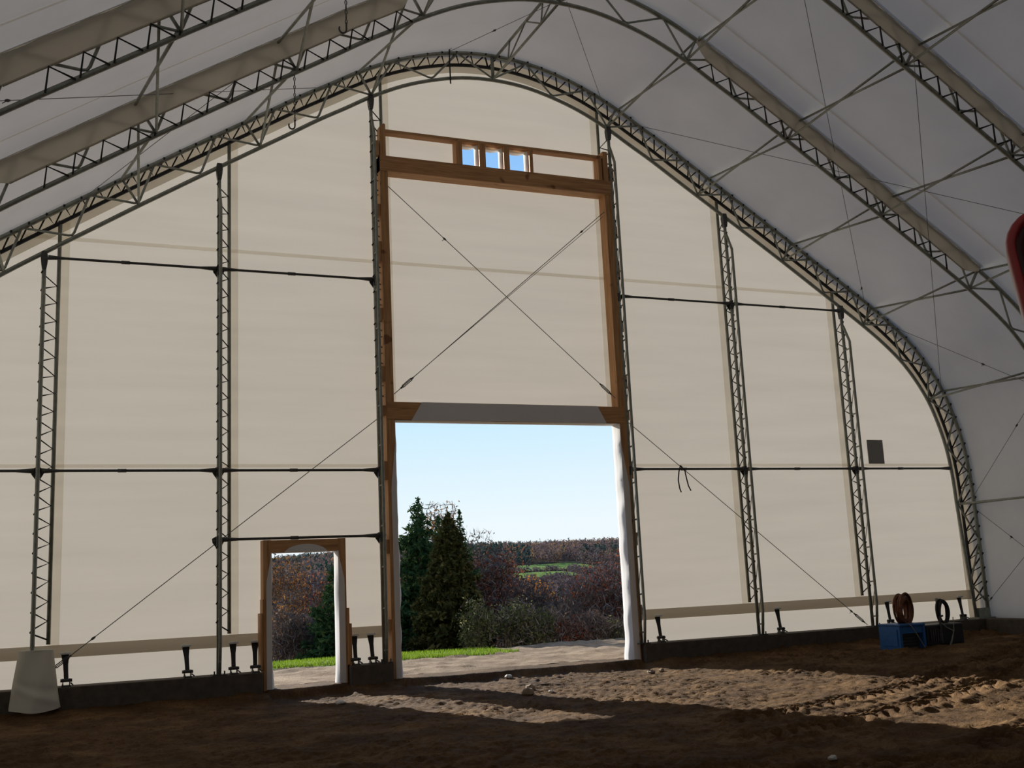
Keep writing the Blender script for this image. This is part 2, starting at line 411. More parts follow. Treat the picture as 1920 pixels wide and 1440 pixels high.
# ------------------------------------------------------------------ roof fabric
ceiling = thing('ceiling', 'white translucent fabric roof stretched over the steel arches', 'roof', kind='structure')
PF = profile(.62)
def roof_panel(y0, y1, scallop=.05):
    ys = np.linspace(y0, y1, 9); g = G(); rows = []
    T = np.gradient(PF, axis=0); T /= np.linalg.norm(T, axis=1)[:, None]; N2 = np.stack([-T[:, 1], T[:, 0]], 1)
    up = np.clip((PF[:, 1] - 2.5) / 3, 0, 1)
    for y in ys:
        t = (y - y0) / (y1 - y0); b = scallop * math.sin(math.pi * t) - .02
        Q = PF + N2 * (b * up)[:, None]; rows.append([(x, y, z) for x, z in Q])
    g.sheet(rows); return g
proto = None
for i in range(NB):
    if proto is None:
        g = roof_panel(-S, 0); proto = g.mesh('roof_panel', smooth=True); proto.materials.append(M['roof_fabric'])
    link('roof_panel', proto, None, ceiling, (0, -i * S, 0))
g = roof_panel(0, WALL, 0); part('roof_edge', g, 'roof_fabric', ceiling, True)
g = roof_panel(YB, YB + WALL, 0); part('roof_edge', g, 'roof_fabric', ceiling, True)
PS = profile(.61)
g = G(); g.sheet([[(x, y, z) for x, z in PS] for y in (-.025, .025)]); sm = g.mesh('weld_seam', smooth=True); sm.materials.append(M['layer_fabric'])
for i in range(1, NB): link('weld_seam', sm, None, ceiling, (0, -i * S - .72, 0))

# ------------------------------------------------------------------ gable wall fabric with its openings
PW = profile(.645); pz = prof_z(PW); XE = PW[-1, 0]
holes = [(-2.40, 2.50, -1, 4.90), (-4.74, -3.52, -1, 2.45), (-.76, -.38, 10.20, 10.72), (-.24, .17, 10.20, 10.72), (.30, .76, 10.20, 10.72)]
def gable(y, holes, z0=.3):
    xs = sorted(set([-XE, XE] + [h for q in holes for h in q[:2]] + [float(x) for x in PW[:, 0]] + [k * .5 for k in range(-23, 24)]))
    xs = [x for i, x in enumerate(xs) if i == 0 or x - xs[i - 1] > 1e-4]
    g = G()
    for a, b in zip(xs[:-1], xs[1:]):
        m_ = (a + b) / 2; cuts = sorted([(h[2], h[3]) for h in holes if h[0] < m_ < h[1]])
        lo = z0; iv = []
        for c0, c1 in cuts:
            if c0 > lo: iv.append((lo, c0))
            lo = max(lo, c1)
        za, zb = pz(a), pz(b)
        for q0, q1 in iv: g.add([(a, y, q0), (b, y, q0), (b, y, q1), (a, y, q1)], [(0, 1, 2, 3)])
        if min(za, zb) > lo: g.add([(a, y, lo), (b, y, lo), (b, y, zb), (a, y, za)], [(0, 1, 2, 3)])
    return g
wall = single('wall_front', gable(WALL, holes), 'wall_fabric', 'backlit cream fabric gable wall with the doorways', 'wall', kind='structure')
single('wall_back', gable(YB, []), 'wall_fabric', 'cream fabric gable wall at the rear of the hall', 'wall', kind='structure')
# welded seams and the sleeve at the foot of the gable
def clipped(z0, z1, skip, y=WALL - .012):
    xe = min(XE - .02, 12.0)
    for k in range(900):
        if pz(xe) > z1: break
        xe -= .02
    xs = [-xe] + [c for s in skip for c in s] + [xe]
    g = G()
    for a, b in zip(xs[::2], xs[1::2]): g.add([(a, y, z0), (b, y, z0), (b, y, z1), (a, y, z1)], [(0, 1, 2, 3)])
    return g
part('weld_seam', clipped(4.00, 4.06, [(-2.54, 2.66)]), 'layer_fabric', wall)
part('weld_seam', clipped(8.05, 8.12, []), 'layer_fabric', wall)
for a, b in ((-11.95, -4.90), (-3.36, -2.56), (2.68, 11.95)):
    g = G(); n_ = 7
    rows = [[(a, WALL - .03 - .04 * math.sin(math.pi * t), .83 + .21 * t), (b, WALL - .03 - .04 * math.sin(math.pi * t), .83 + .21 * t)] for t in np.linspace(0, 1, n_)]
    g.sheet(rows); part('pipe_sleeve', g, 'base_sleeve_fabric', wall, True)
# double layer along the arch, and along each column
EB0, EB1 = profile(.24), profile(.60)
g = G(); g.sheet([[(x, WALL - .02, z) for x, z in EB0], [(x, WALL - .02, z) for x, z in EB1]]); part('edge_flap', g, 'sleeve_fabric', wall)

# ------------------------------------------------------------------ steel arches
OUT = profile(DEPTH); INN = profile(0.0)
def fillet(a, b, c, r=.07):
    a, b, c = Vector(a), Vector(b), Vector(c); u = (a - b).normalized(); v = (c - b).normalized()
    p1, p2 = b + u * r, b + v * r
    return [a, p1, (p1 + p2 + b * 2) / 4, p2, c]
PUR = (0, 4, 8, 12, 16, 20, 24)
def build_arch(label, first):
    root = thing('roof_arch', label, 'truss', (0, 0, FOOT), 'steel arches of the hall')
    c = part('inner_chord', G().tube([(x, 0, z) for x, z in INN], .04, 8), 'galvanised', root, True)
    part('outer_chord', G().tube([(x, 0, z) for x, z in OUT], .045, 8), 'galvanised', root, True)
    for s in (-1, 1):
        for k in range(0, 25, 2):
            if k == 0 and s < 0: continue
            a = at(k + 1, DEPTH, s) if k < 24 else (s * (OUT[-1, 0]), 2.2)
            m_ = at(k, .035, s)
            b = at(k - 1, DEPTH, s) if k > 0 else at(1, DEPTH, -s)
            part('web_tube', G().tube(fillet((a[0], 0, a[1]), (m_[0], 0, m_[1]), (b[0], 0, b[1])), .022, 6), 'galvanised', root, True)
        part('web_tube', G().tube([(s * OUT[-1, 0], 0, 2.2), (s * 11.62, 0, 1.2), (s * OUT[-1, 0], 0, .75)], .022, 6), 'galvanised', root, True)
        for k in PUR:
            if k == 0 and s < 0: continue
            a, b = at(k, 0, s), at(k, DEPTH, s)
            part('node_post', G().tube([(a[0], 0, a[1]), (b[0], 0, b[1])], .04, 6, flat=.6), 'galvanised', root, True)
        part('base_plate', G().box(min(s * 11.6, s * 12.2), max(s * 11.6, s * 12.2), -.15, .15, FOOT, FOOT + .03).box(s * 11.9 - .18, s * 11.9 + .18, -.05, .05, FOOT + .02, .62), 'galvanised', root)
    if not first:
        # fabric hold-down strip laced to the inner chord on the straight roof slopes
        for s in (-1, 1):
            i0, i1 = 4 * SUB, 16 * SUB
            hi = offset_half(.60)[i0:i1 + 1]; lo = offset_half(.25)[i0:i1 + 1]
            rows = []
            for t in np.linspace(0, 1, 4):
                r = []
                for q, (p0, p1) in enumerate(zip(hi, lo)):
                    k = min(q, len(hi) - 1 - q); tt = t * min(1, .35 + k * .4)
                    pp = p0 * (1 - tt) + p1 * tt; r.append((s * pp[0], -.062 - .012 * math.sin(q * 1.7 + t * 4), pp[1]))
                rows.append(r)
            g = G(); g.sheet(rows); part('hold_down_strip', g, 'strip_fabric', root, True)
            part('fold_light_line', G().tube([(s * x, -.066, z) for x, z in hi], .013, 5), 'layer_fabric', root, True)  # pale tube drawn in place of light leaking along the fold
            part('strip_hem', G().tube([(s * x, -.062, z) for x, z in lo[2:-2]], .016, 5), 'strip_fabric', root, True)
            L = resample(lo, .45); B0 = resample(HI[i0:i1 + 1], .45); nn = min(len(L), len(B0))
            pts = []
            for q in range(1, nn - 2):
                fa = B0[q] * .58 + B0[q - 1] * .42; fc = B0[q] * .56 + B0[q + 1] * .44
                pts += [(s * fa[0], .035, fa[1]), (s * fa[0], -.048, fa[1] - .012), (s * L[q][0], -.075, L[q][1] - .01), (s * fc[0], -.048, fc[1] - .012), (s * fc[0], .035, fc[1])]
            part('lacing_rope', G().tube(pts, .017, 4), 'rope', root)
    else:
        # gable arch: keder pipe of the wall fabric laced round the outer chord
        KP = profile(.40)
        part('keder_pipe', G().tube([(x, .24, z) for x, z in KP], .036, 6), 'black_pipe', root, True)
        half = offset_half(.40); oh = offset_half(.60); leg = np.array([(half[-1][0] + .02, .6)]); olg = np.array([(oh[-1][0] + .02, .6)])
        for s in (-1, 1):
            A = resample(np.vstack([half, leg]), .165); B = resample(np.vstack([oh, olg]), .165); nn = min(len(A), len(B)); pts = []
            for q in range(nn):
                j = rnd.uniform(-.015, .015)
                if q % 2 == 0: pts.append((s * A[q][0], .24, A[q][1] + j))
                else:
                    pts += [(s * B[q][0], .02, B[q][1] + j), (s * (B[q][0] - .02), -.06, B[q][1] - .03 + j)]
            part('lacing_rope', G().tube(pts, .019, 4), 'rope', root)
    return root
gable_arch = build_arch('steel gable arch laced to the cream end wall', True)
ordn = ['first', 'second', 'third', 'fourth', 'fifth', 'sixth', 'seventh', 'eighth', 'ninth']
arch = build_arch('first steel roof arch in front of the gable arch', False); arch.location.y = -S
for i in range(2, NB + 1):
    a = copy_tree(arch); a.location = (0, -i * S, FOOT); a['label'] = f'{ordn[i-1]} steel roof arch counted from the gable arch'

# purlins: two tubes crossing between neighbouring arches at every node
pn = {4: 'beside the crown', 8: 'on the upper slope', 12: 'half way down the slope', 16: 'at the foot of the straight slope', 20: 'on the curved haunch', 24: 'at the top of the leg'}
for s, sd in ((-1, 'left'), (1, 'right')):
    for k in PUR[1:]:
        a, b = at(k, .02, s), at(k, DEPTH - .03, s)
        root = thing('purlin_line', f'crossed tube purlins {pn[k]}, {sd} roof side', 'purlin', (a[0], 0, a[1]), 'purlin lines between the arches')
        g1 = G().tube([(a[0], 0, a[1]), (b[0], -S, b[1])], .024, 6).mesh('purlin_tube', (a[0], 0, a[1]), True); g1.materials.append(M['galvanised'])
        g2 = G().tube([(b[0] + .05 * s, 0, b[1]), (a[0] + .05 * s, -S, a[1])], .024, 6).mesh('purlin_tube', (a[0], 0, a[1]), True); g2.materials.append(M['galvanised'])
        for i in range(NB):
            link('purlin_tube', g1, None, root, (0, -i * S, 0)); link('purlin_tube', g2, None, root, (0, -i * S, 0))
root = thing('ridge_purlin', 'trussed ridge purlin running under the crown of the roof', 'purlin', (0, 0, 12.18), 'purlin lines between the arches')
zt, zb = 12.18 + DEPTH - .05, 12.20
pc = [('top_tube', [(0.06, 0, zt), (.06, -S, zt)], .03), ('bottom_tube', [(0, 0, zb), (0, -S, zb)], .026)]
for q in range(4):
    y0 = -S * q / 4; y1 = -S * (q + 1) / 4; pc.append(('web_rod', [(.06, y0, zt), (0, y1, zb)] if q % 2 == 0 else [(0, y0, zb), (.06, y1, zt)], .016))
pc.append(('web_rod', [(.06, -S / 4, zt), (0, -S / 4, zb)], .018)); pc.append(('web_rod', [(.06, -S * 3 / 4, zt), (0, -S * 3 / 4, zb)], .018))
for nm, pts, r in pc:
    g = G().tube(pts, r, 6).mesh(nm, (0, 0, 12.18), True); g.materials.append(M['galvanised'])
    for i in range(NB): link(nm, g, None, root, (0, -i * S, 0))

# ------------------------------------------------------------------ concrete footings
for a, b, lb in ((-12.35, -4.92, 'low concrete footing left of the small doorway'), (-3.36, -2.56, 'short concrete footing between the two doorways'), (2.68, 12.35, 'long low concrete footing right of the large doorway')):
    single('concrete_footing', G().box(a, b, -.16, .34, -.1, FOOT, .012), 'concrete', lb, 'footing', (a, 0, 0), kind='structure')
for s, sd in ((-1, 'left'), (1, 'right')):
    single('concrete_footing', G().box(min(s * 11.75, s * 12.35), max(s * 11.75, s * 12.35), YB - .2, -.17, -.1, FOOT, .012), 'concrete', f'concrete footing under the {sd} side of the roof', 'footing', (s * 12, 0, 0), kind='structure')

# ------------------------------------------------------------------ gable columns
cols = [(-8.605, .24, 'leftmost steel gable column with a white cloth over its foot', 7.64), (-5.65, .22, 'steel gable column left of the small doorway', 9.58), (-2.69, .28, 'steel gable column left of the large door frame', 11.38),
        (2.69, -.12, 'steel gable column right of the large door frame', 11.38), (5.55, .0, 'steel gable column nearer the large doorway, right part of wall', 9.64), (8.605, .0, 'rightmost steel gable column beside the dark square patch', 7.66)]
girts = {3.913: (0, 1, 2, 3, 4, 5), 7.626: (0, 1, 2, 3, 4, 5), 2.69: (1, 2)}
for ci, (X, off, lb, zt) in enumerate(cols):
    root = thing('gable_column', lb, 'column', (X, 0, FOOT), 'steel columns of the gable wall')
    zt2 = zt - .05
    part('main_pipe', G().tube([(X, 0, FOOT), (X, 0, zt2)], .036, 8), 'galvanised', root, True)
    part('inner_pipe', G().tube([(X, -.13, FOOT), (X, -.2, FOOT + .5), (X, -.2, zt2 - .75), (X, -.03, zt2 - .35)], .03, 8), 'galvanised', root, True)
    nz = int((zt2 - 1.2 - FOOT) / .72)
    for q in range(nz + 1):
        z = FOOT + .22 + q * (zt2 - 1.15 - FOOT) / max(1, nz)
        part('rung', G().tube([(X, 0, z), (X, -.2, z + .015)], .018, 5), 'galvanised', root)
        if q < nz: part('diagonal_rod', G().tube([(X, 0, z), (X, -.2, z + .7)], .009, 4), 'galvanised', root)
    bp = part('base_plate', G().box(X - .12, X + .12, -.155, .09, FOOT, FOOT + .018), 'dark_steel', root)
    for dx in (-.085, .085): part('bolt', G().tube([(X + dx, -.12, FOOT), (X + dx, -.12, FOOT + .075)], .014, 6), 'dark_steel', bp)
    # head clamp on the arch
    part('head_clamp', G().prism([(X - .06, zt - .02), (X - .05, zt - .12), (X - .034, zt - .22), (X + .034, zt - .22), (X + .05, zt - .12), (X + .06, zt - .02), (X + .04, zt + .09), (X - .045, zt + .09)], -.05, .05), 'dark_steel', root)
    for z, who in girts.items():
        if ci in who and z < zt - .4:
            br = part('girt_bracket', G().prism([(X - .11, z + .022), (X - .045, z + .06), (X + .045, z + .06), (X + .11, z + .022), (X + .10, z - .03), (X + .045, z - .13), (X - .03, z - .15), (X - .10, z - .05)], .036, .05).tube([(X, 0, z - .12), (X, 0, z + .06)], .043, 8), 'dark_steel', root)
            part('bolt', G().tube([(X - .07, .03, z - .01), (X - .07, .06, z - .01)], .014, 6), 'galvanised', br)
    # wall pocket pipe, its sleeve and the lacing
    xp = X + off; z1 = pz(xp) - .25; sg = 1 if X < 0 else -1; zp = 5.24 if ci in (2, 3) else 1.06
    part('pocket_pipe', G().tube([(xp, .25, zp), (xp, .25, z1)], .034, 8), 'galvanised', root, True)
    g = G(); xa, xb = xp, xp + sg * .17
    g.add([(xa, WALL - .015, zp - .03), (xb, WALL - .015, zp - .03 if zp > 2 else .98), (xb, WALL - .015, z1), (xa, WALL - .015, z1)], [(0, 1, 2, 3)])
    part('pocket_sleeve', g, 'layer_fabric', root)
    pts = []; z = zp + .06; zl = zt2 - .1; q = 0
    while z < zl:
        j = rnd.uniform(-.02, .02); sl = .1 + rnd.uniform(-.02, .03)
        pts += [(xp - sg * .02, .235, z + j), (X + sg * .02, .03, z + sl), (X - sg * .042, -.005, z + .15), (X - sg * .03, -.035, z + .165), (X + sg * .02, .03, z + .30 - sl * .8)]
        z += .32
    part('lacing_rope', G().tube(pts, .014, 4), 'rope', root)

# girt pipes between columns
def girt(xa, xb, z, lb):
    root = thing('girt_pipe', lb, 'pipe', (xa, -.02, z), 'girt pipes across the gable wall')
    part('pipe', G().tube([(xa + .06, -.02, z), (xa + .16, -.02, z), (xa + .34, -.02, z), (xb - .34, -.02, z), (xb - .16, -.02, z), (xb - .06, -.02, z)], [.045, .038, .024, .024, .038, .045], 8), 'dark_steel', root, True)
    xm = xa + (xb - xa) * .45
    part('sleeve_joint', G().tube([(xm - .07, -.02, z), (xm + .07, -.02, z)], .032, 8), 'dark_steel', root, True)
cx = [c[0] for c in cols]
girt(-11.42, cx[0], 3.913, 'lower girt pipe left of the leftmost column')
girt(cx[0], cx[1], 3.913, 'lower girt pipe between the two left columns')
girt(cx[1], cx[2], 3.913, 'lower girt pipe above the small doorway')
girt(cx[3], cx[4], 3.913, 'lower girt pipe right of the large doorway, holding rope tails')
girt(cx[4], cx[5], 3.913, 'lower girt pipe between the two right columns')
girt(cx[5], 11.42, 3.913, 'lower girt pipe under the dark square patch')
girt(cx[0], cx[1], 7.626, 'upper girt pipe between the two left columns')
girt(cx[1], cx[2], 7.626, 'upper girt pipe just left of the tall timber frame')
girt(cx[3], cx[4], 7.626, 'upper girt pipe just right of the tall timber frame')
girt(cx[4], cx[5], 7.626, 'upper girt pipe between the two right columns')
girt(cx[1], cx[2], 2.69, 'short girt pipe lying on the small door header')

# ------------------------------------------------------------------ large timber door frame
df = thing('timber_door_frame', 'tall timber frame of the large doorway with vent studs on top', 'door frame', (0, .12, 0))
Y0, Y1 = -.02, .27
XL0, XL1, XR0, XR1 = -2.54, -2.38, 2.50, 2.66
g = G().box(XL0, XL1, Y0, Y1, .0, 10.2); g.prism([(XL0 + .02, 10.2), (XL1 - .02, 10.2), (XL1 - .02, 10.88), (XL1 - .05, 10.9), (XL0 + .02, 10.82)], Y0 + .02, Y1 - .06); part('post', g, 'wood_z', df)
g = G().box(XR0, XR1, Y0, Y1, .0, 10.2); g.box(XR0 + .02, XR1 - .03, Y0 + .02, Y1 - .06, 10.2, 10.88); part('post', g, 'wood_z', df)
part('top_beam', G().box(XL0, XR1, Y0 - .012, Y1 + .012, 9.88, 10.2), 'wood_x', df)
part('door_header', G().box(XL0 + .02, XR1 - .02, Y0 - .006, Y1 + .006, 4.88, 5.22), 'wood_x', df)
part('top_rail', G().box(XL1 - .02, XR0 + .02, Y0 + .03, Y1 - .06, 10.72, 10.78), 'wood_x', df)
for a, b in ((-.89, -.76), (-.38, -.24), (.17, .30), (.76, .84), (2.40, 2.48)):
    part('stud', G().box(a, b, Y0 + .03, Y1 - .04, 10.2, 10.72), 'wood_z', df)
for side in (-1, 1):
    for z, hh in ((10.22, .30), (8.95, .24), (8.0, .42), (6.85, .22), (5.62, .3), (4.95, .2), (3.72, .36), (2.35, .26), (.95, .2)):
        xa, xb = (XL0 - .11, XL0) if side < 0 else (XR1, XR1 + .10)
        part('spacer_block', G().box(xa, xb, .0, .18, z, z + hh), 'wood_z', df)
# white fabric wrapped round the opening
yf = Y0 - .012
g = G(); g.add([(-2.04, yf, 4.87), (2.19, yf, 4.87), (2.0, yf, 5.225), (-1.82, yf, 5.225)], [(0, 1, 2, 3)])
g.add([(XL1, yf, 4.865), (XR0, yf, 4.865), (XR0, Y1 + .03, 4.865), (XL1, Y1 + .03, 4.865)], [(0, 3, 2, 1)]); part('header_wrap', g, 'flap_fabric', df)
def jamb(x, sgn, wf):
    """sheet over the inner face of a post, turned on to its front; sgn = side the post stands on"""
    zs = np.linspace(.04, 4.86, 34); rows = []; fr = []
    for z in zs:
        bulge = .02 + .035 * max(0, math.sin(z * 2.1 + x)) * (1 - z / 6) + .012 * math.sin(z * 9) + .05 * max(0, 1 - z / 1.6) * (1 if sgn > 0 else .3)
        rows.append([(x - sgn * (.006 + (bulge if 0 < t < 1 else .004)), Y1 + .035 - t * (Y1 + .035 - yf), z) for t in np.linspace(0, 1, 6)])
    for z in zs:
        w_ = wf if z < 3.6 else wf * max(.02, (4.45 - z) / .85) if z < 4.45 else .003
        fr.append([(x - sgn * .01, yf, z), (x + sgn * w_ * .5, yf - .006, z), (x + sgn * w_, yf, z)])
    g = G(); g.sheet(rows); g.sheet(fr); return g
part('jamb_wrap', jamb(XL1, -1, .10), 'flap_fabric', df, True)
part('jamb_wrap', jamb(XR0, 1, .13), 'flap_fabric', df, True)
for a in (-.38, .17, .76):
    rows = [[(a - .006 - .03 * math.sin(math.pi * t) * (1 if 0 < u < 1 else .4), Y1 + .03 - t * .22, 10.2 + .52 * u) for t in np.linspace(0, 1, 5)] for u in np.linspace(0, 1, 6)]
    g = G(); g.sheet(rows); part('vent_flap', g, 'flap_fabric', df, True)
for a, b in ((-.76, -.38), (-.24, .17), (.30, .76)):
    rows = [[(a + (b - a) * u, WALL - .01 - .2 * t, 10.715 - .05 * math.sin(math.pi * u)) for u in np.linspace(0, 1, 7)] for t in (0, 1)]
    g = G(); g.sheet(rows); part('vent_flap', g, 'flap_fabric', df, True)

# ------------------------------------------------------------------ small timber door frame
sf = thing('timber_door_frame', 'small timber door frame with white fabric wrap left of the large doorway', 'door frame', (-4.13, .1, 0))
part('post', G().box(-4.88, -4.74, -.02, .25, .0, 2.66), 'wood_z', sf)
part('post', G().box(-3.52, -3.38, -.02, .25, .0, 2.66), 'wood_z', sf)
part('header', G().box(-4.74, -3.52, -.015, .25, 2.44, 2.655), 'wood_x', sf)
for a, b, z0, z1 in ((-4.94, -4.89, .40, 1.38), (-4.90, -4.88, .38, 1.62), (-3.38, -3.34, .40, 1.40), (-3.345, -3.30, .36, 1.12)):
    part('side_board', G().box(a, b, -.05, .2, z0, z1), 'wood_z', sf)
def sjamb(x, sgn, wf):
    zs = np.linspace(.05, 2.44, 20); rows = []; fr = []
    for z in zs:
        b_ = .012 + .02 * max(0, math.sin(z * 3 + x)) + .03 * max(0, 1 - z / .7)
        rows.append([(x - sgn * (b_ if 0 < t < 1 else .006), .29 - t * .32, z) for t in np.linspace(0, 1, 5)])
        w_ = wf * (1 if z < 1.9 else max(.05, (2.4 - z) / .5)); fr.append([(x - sgn * .008, -.032, z), (x + sgn * w_, -.03, z)])
    g = G(); g.sheet(rows); g.sheet(fr); return g
part('jamb_wrap', sjamb(-4.74, -1, .09), 'flap_fabric', sf, True)
part('jamb_wrap', sjamb(-3.52, 1, .11), 'flap_fabric', sf, True)
g = G(); arc = [(-4.5 + .78 * t, 2.445 + .13 * math.sin(math.pi * t) ** .6) for t in np.linspace(0, 1, 11)]
g.add([(x, -.03, 2.435) for x, z in arc] + [(x, -.03, z) for x, z in arc], [(i, i + 1, 12 + i, 11 + i) for i in range(10)])
g.add([(-4.74, -.03, 2.43), (-3.52, -.03, 2.43), (-3.52, .29, 2.43), (-4.74, .29, 2.43)], [(0, 3, 2, 1)]); part('header_wrap', g, 'flap_fabric', sf)

# square patch on the wall
g = G().box(9.22, 9.68, WALL - .03, WALL - .012, 4.06, 4.62); single('fabric_patch', g, 'patch_fabric', 'dark square patch on the wall above the right girt pipe', 'patch', (9.45, WALL, 4.06))

# ------------------------------------------------------------------ brace cables
def cable(name, pts, r, lb, buckle=None, knot=None, mat='cable'):
    root = thing(name, lb, 'cable', pts[0])
    part('wire', G().tube(pts, r, 5), mat, root)
    a, b = Vector(pts[0]), Vector(pts[-1]); d = (b - a).normalized()
    if buckle is not None:
        c = a.lerp(b, buckle); nrm = d.cross(Vector((0, 1, 0))).normalized() * .022
        part('turnbuckle', G().tube([c - d * .17, c - d * .11], .018, 6).tube([c + d * .11, c + d * .17], .018, 6).tube([c - d * .12 + nrm, c + d * .12 + nrm], .009, 5).tube([c - d * .12 - nrm, c + d * .12 - nrm], .009, 5), 'dark_steel', root)
    if knot is not None:
        c = a.lerp(b, knot); part('clamp', G().tube([c - d * .04, c, c + d * .04], [.014, .022, .014], 6).tube([c, c + Vector((-.06, -.01, -.05))], .006, 4), 'dark_steel', root)
    return root
cable('brace_cable', [(-2.36, .06, 9.60), (2.48, .06, 5.42)], .008, 'brace cable falling to the right across the large door panel', .955, .24)
cable('brace_cable', [(2.48, .02, 9.50), (-2.36, .02, 5.38)], .008, 'brace cable falling to the left across the large door panel', .945, .12)
cable('brace_cable', [(2.48, .10, 9.42), (-2.2, .10, 5.52)], .006, 'thin second wire beside the brace cable falling to the left')
cable('brace_cable', [(-2.62, .09, 4.95), (-8.50, .09, .50)], .008, 'brace cable running down past the small doorway to the white cloth', .94, .86)
cable('brace_cable', [(2.66, .09, 5.0), (8.53, .09, .42)], .008, 'brace cable running down to the foot of the rightmost column', .965, .93)
OR = [('roof brace cable crossing the left slope almost level', (-3.5, 0, 11.52), (-10.05, -2 * S, 7.36), .85), ('roof brace cable on the lower left slope near the wall', (-5.12, -S, 10.52), (-8.25, 0, 8.52), None),
      ('short roof brace cable left of the crown', (-1.0, 0, 12.66), (0, -S, 12.24), .45), ('short roof brace cable right of the crown', (.15, -S, 12.24), (2.6, 0, 12.02), None),
      ('long roof brace cable dropping down the right slope to the haunch', (9.35, 0, 7.85), (2.75, -2 * S, 11.98), .06), ('long roof brace cable on the right slope ending at the leg', (11.42, 0, 5.82), (5.1, -2 * S, 10.3), None),
      ('roof brace cable rising leftward across the right slope', (3.3, 0, 11.62), (10.1, -2 * S, 7.42), None), ('brace cable from the right haunch towards the next arch', (9.95, 0, 7.38), (11.75, -S, 5.0), .55),
      ('brace cable on the right side wall, upper one', (12.0, 0, 3.2), (11.5, -S, 5.9), .55), ('side wall brace cable sloping down to the next arch foot', (12.03, 0, 2.95), (12.02, -S, .5), .3),
      ('side wall brace cable rising from the gable arch foot', (12.04, 0, .7), (12.0, -S, 3.4), .05)]
for lb, a, b, k in OR: cable('roof_cable', [a, b], .006, lb, None, k)
# rope tails, hanging rope, hanging hooks
tl = thing('rope_tails', 'two black rope tails hanging from the right brace cable', 'rope', (3.9, 0, 3.98))
part('tail', G().tube([(3.9, -.02, 3.99), (3.84, -.04, 3.86), (3.80, -.05, 3.68), (3.83, -.04, 3.50), (3.86, -.04, 3.42)], .014, 5), 'rope', tl)
part('tail', G().tube([(3.9, -.02, 3.99), (3.98, -.05, 3.88), (4.01, -.05, 3.70), (4.05, -.04, 3.55), (4.10, -.04, 3.45)], .014, 5), 'rope', tl)
single('hanging_rope', G().tube([(-.98, -.06, 12.72), (-.99, -.07, 12.4), (-.985, -.07, 11.93)], .016, 5), 'rope', 'short black rope hanging from the crown of the gable arch', 'rope', (-.98, 0, 12.72))
def hook(x, y, z0, z1, lb):
    root = thing('hanging_chain', lb, 'chain', (x, y, z0))
    nlink = int((z0 - z1 - .2) / .07); g = G()
    for q in range(nlink):
        z = z0 - .035 - q * .07; r = [(.014 * math.cos(a), .035 * math.sin(a)) for a in np.linspace(0, 2 * math.pi, 9)[:-1]]
        g.tube([(x + (c if q % 2 else 0), y + (0 if q % 2 else c), z + s_) for c, s_ in r], .007, 4, True)
    part('chain', g, 'dark_steel', root)
    zb_ = z0 - nlink * .07
    part('hook', G().tube([(x, y, zb_ + .02), (x, y, zb_ - .08)] + [(x - .05 + .05 * math.cos(a), y, zb_ - .08 + .06 * math.sin(a)) for a in np.linspace(0, -3.6, 9)], .013, 6), 'dark_steel', root)
hook(-4.93, -S, 10.06, 9.0, 'chain with hook hanging from the first arch on the left')
hook(-4.93, -2 * S, 10.06, 8.98, 'chain with hook hanging from the second arch on the left')

# ------------------------------------------------------------------ tensioning straps along the footing
def strap(x0, z0, x1, lb):
    root = thing('tensioning_strap', lb, 'strap', (x1, -.06, FOOT), 'black tensioning straps along the gable footing')
    zb_ = FOOT + .10
    def rib(t, w_): return (x0 + (x1 - x0) * t, .22 - .27 * t, z0 + (zb_ - z0) * t, w_)
    pts = [rib(0, .06), rib(.15, .055), rib(.4, .04), rib(.7, .036), rib(1, .036)]
    g = G()
    for (xa, ya, za, wa), (xb, yb, zb2, wb_) in zip(pts[:-1], pts[1:]):
        g.add([(xa - wa, ya, za), (xa + wa, ya, za), (xb + wb_, yb, zb2), (xb - wb_, yb, zb2), (xa - wa, ya + .012, za), (xa + wa, ya + .012, za), (xb + wb_, yb + .012, zb2), (xb - wb_, yb + .012, zb2)],
              [(0, 1, 2, 3), (7, 6, 5, 4), (0, 4, 5, 1), (2, 6, 7, 3), (1, 5, 6, 2), (0, 3, 7, 4)])
    part('strap', g, 'rope', root)
    part('daylight_slit', G().box(x0 - .085, x0 + .085, .17, .215, z0 - .005, z0 + .035, .008), 'slit_white', root)  # white block stands in for daylight showing through the strap slit
    rt = part('ratchet', G().box(x1 - .07, x1 + .07, -.12, .0, FOOT, FOOT + .025).box(x1 - .06, x1 - .045, -.1, -.01, FOOT, FOOT + .13).box(x1 + .045, x1 + .06, -.1, -.01, FOOT, FOOT + .13).tube([(x1 - .09, -.055, FOOT + .10), (x1 + .09, -.055, FOOT + .10)], .026, 8), 'dark_steel', root)
    part('handle', G().tube([(x1 + .07, -.08, FOOT + .06), (x1 + .1, -.14, FOOT + .03)], .012, 5), 'dark_steel', rt)
    part('anchor_bolt', G().tube([(x1 - .055, -.14, FOOT), (x1 - .055, -.14, FOOT + .05)], .014, 6), 'dark_steel', rt)
for x0, x1, lb in ((-8.1, -8.08, 'black strap with white daylight slit just right of the white cloth'), (-6.17, -6.17, 'black strap with white daylight slit left of the second column'), (-5.37, -5.40, 'black strap with white daylight slit just right of the second column'),
                   (-4.99, -5.03, 'black strap with white daylight slit at the left post of the small doorway'), (-3.19, -3.24, 'black strap at the right post of the small doorway'), (-2.88, -2.92, 'black strap nearest the left post of the large doorway'),
                   (3.23, 3.12, 'black strap just right of the large doorway'), (6.22, 6.08, 'black strap right of the fifth column, cable at its foot'), (9.26, 9.07, 'black strap left of the blue machine'), (11.43, 11.22, 'black strap nearest the right arch foot')):
    strap(x0, .885, x1, lb)

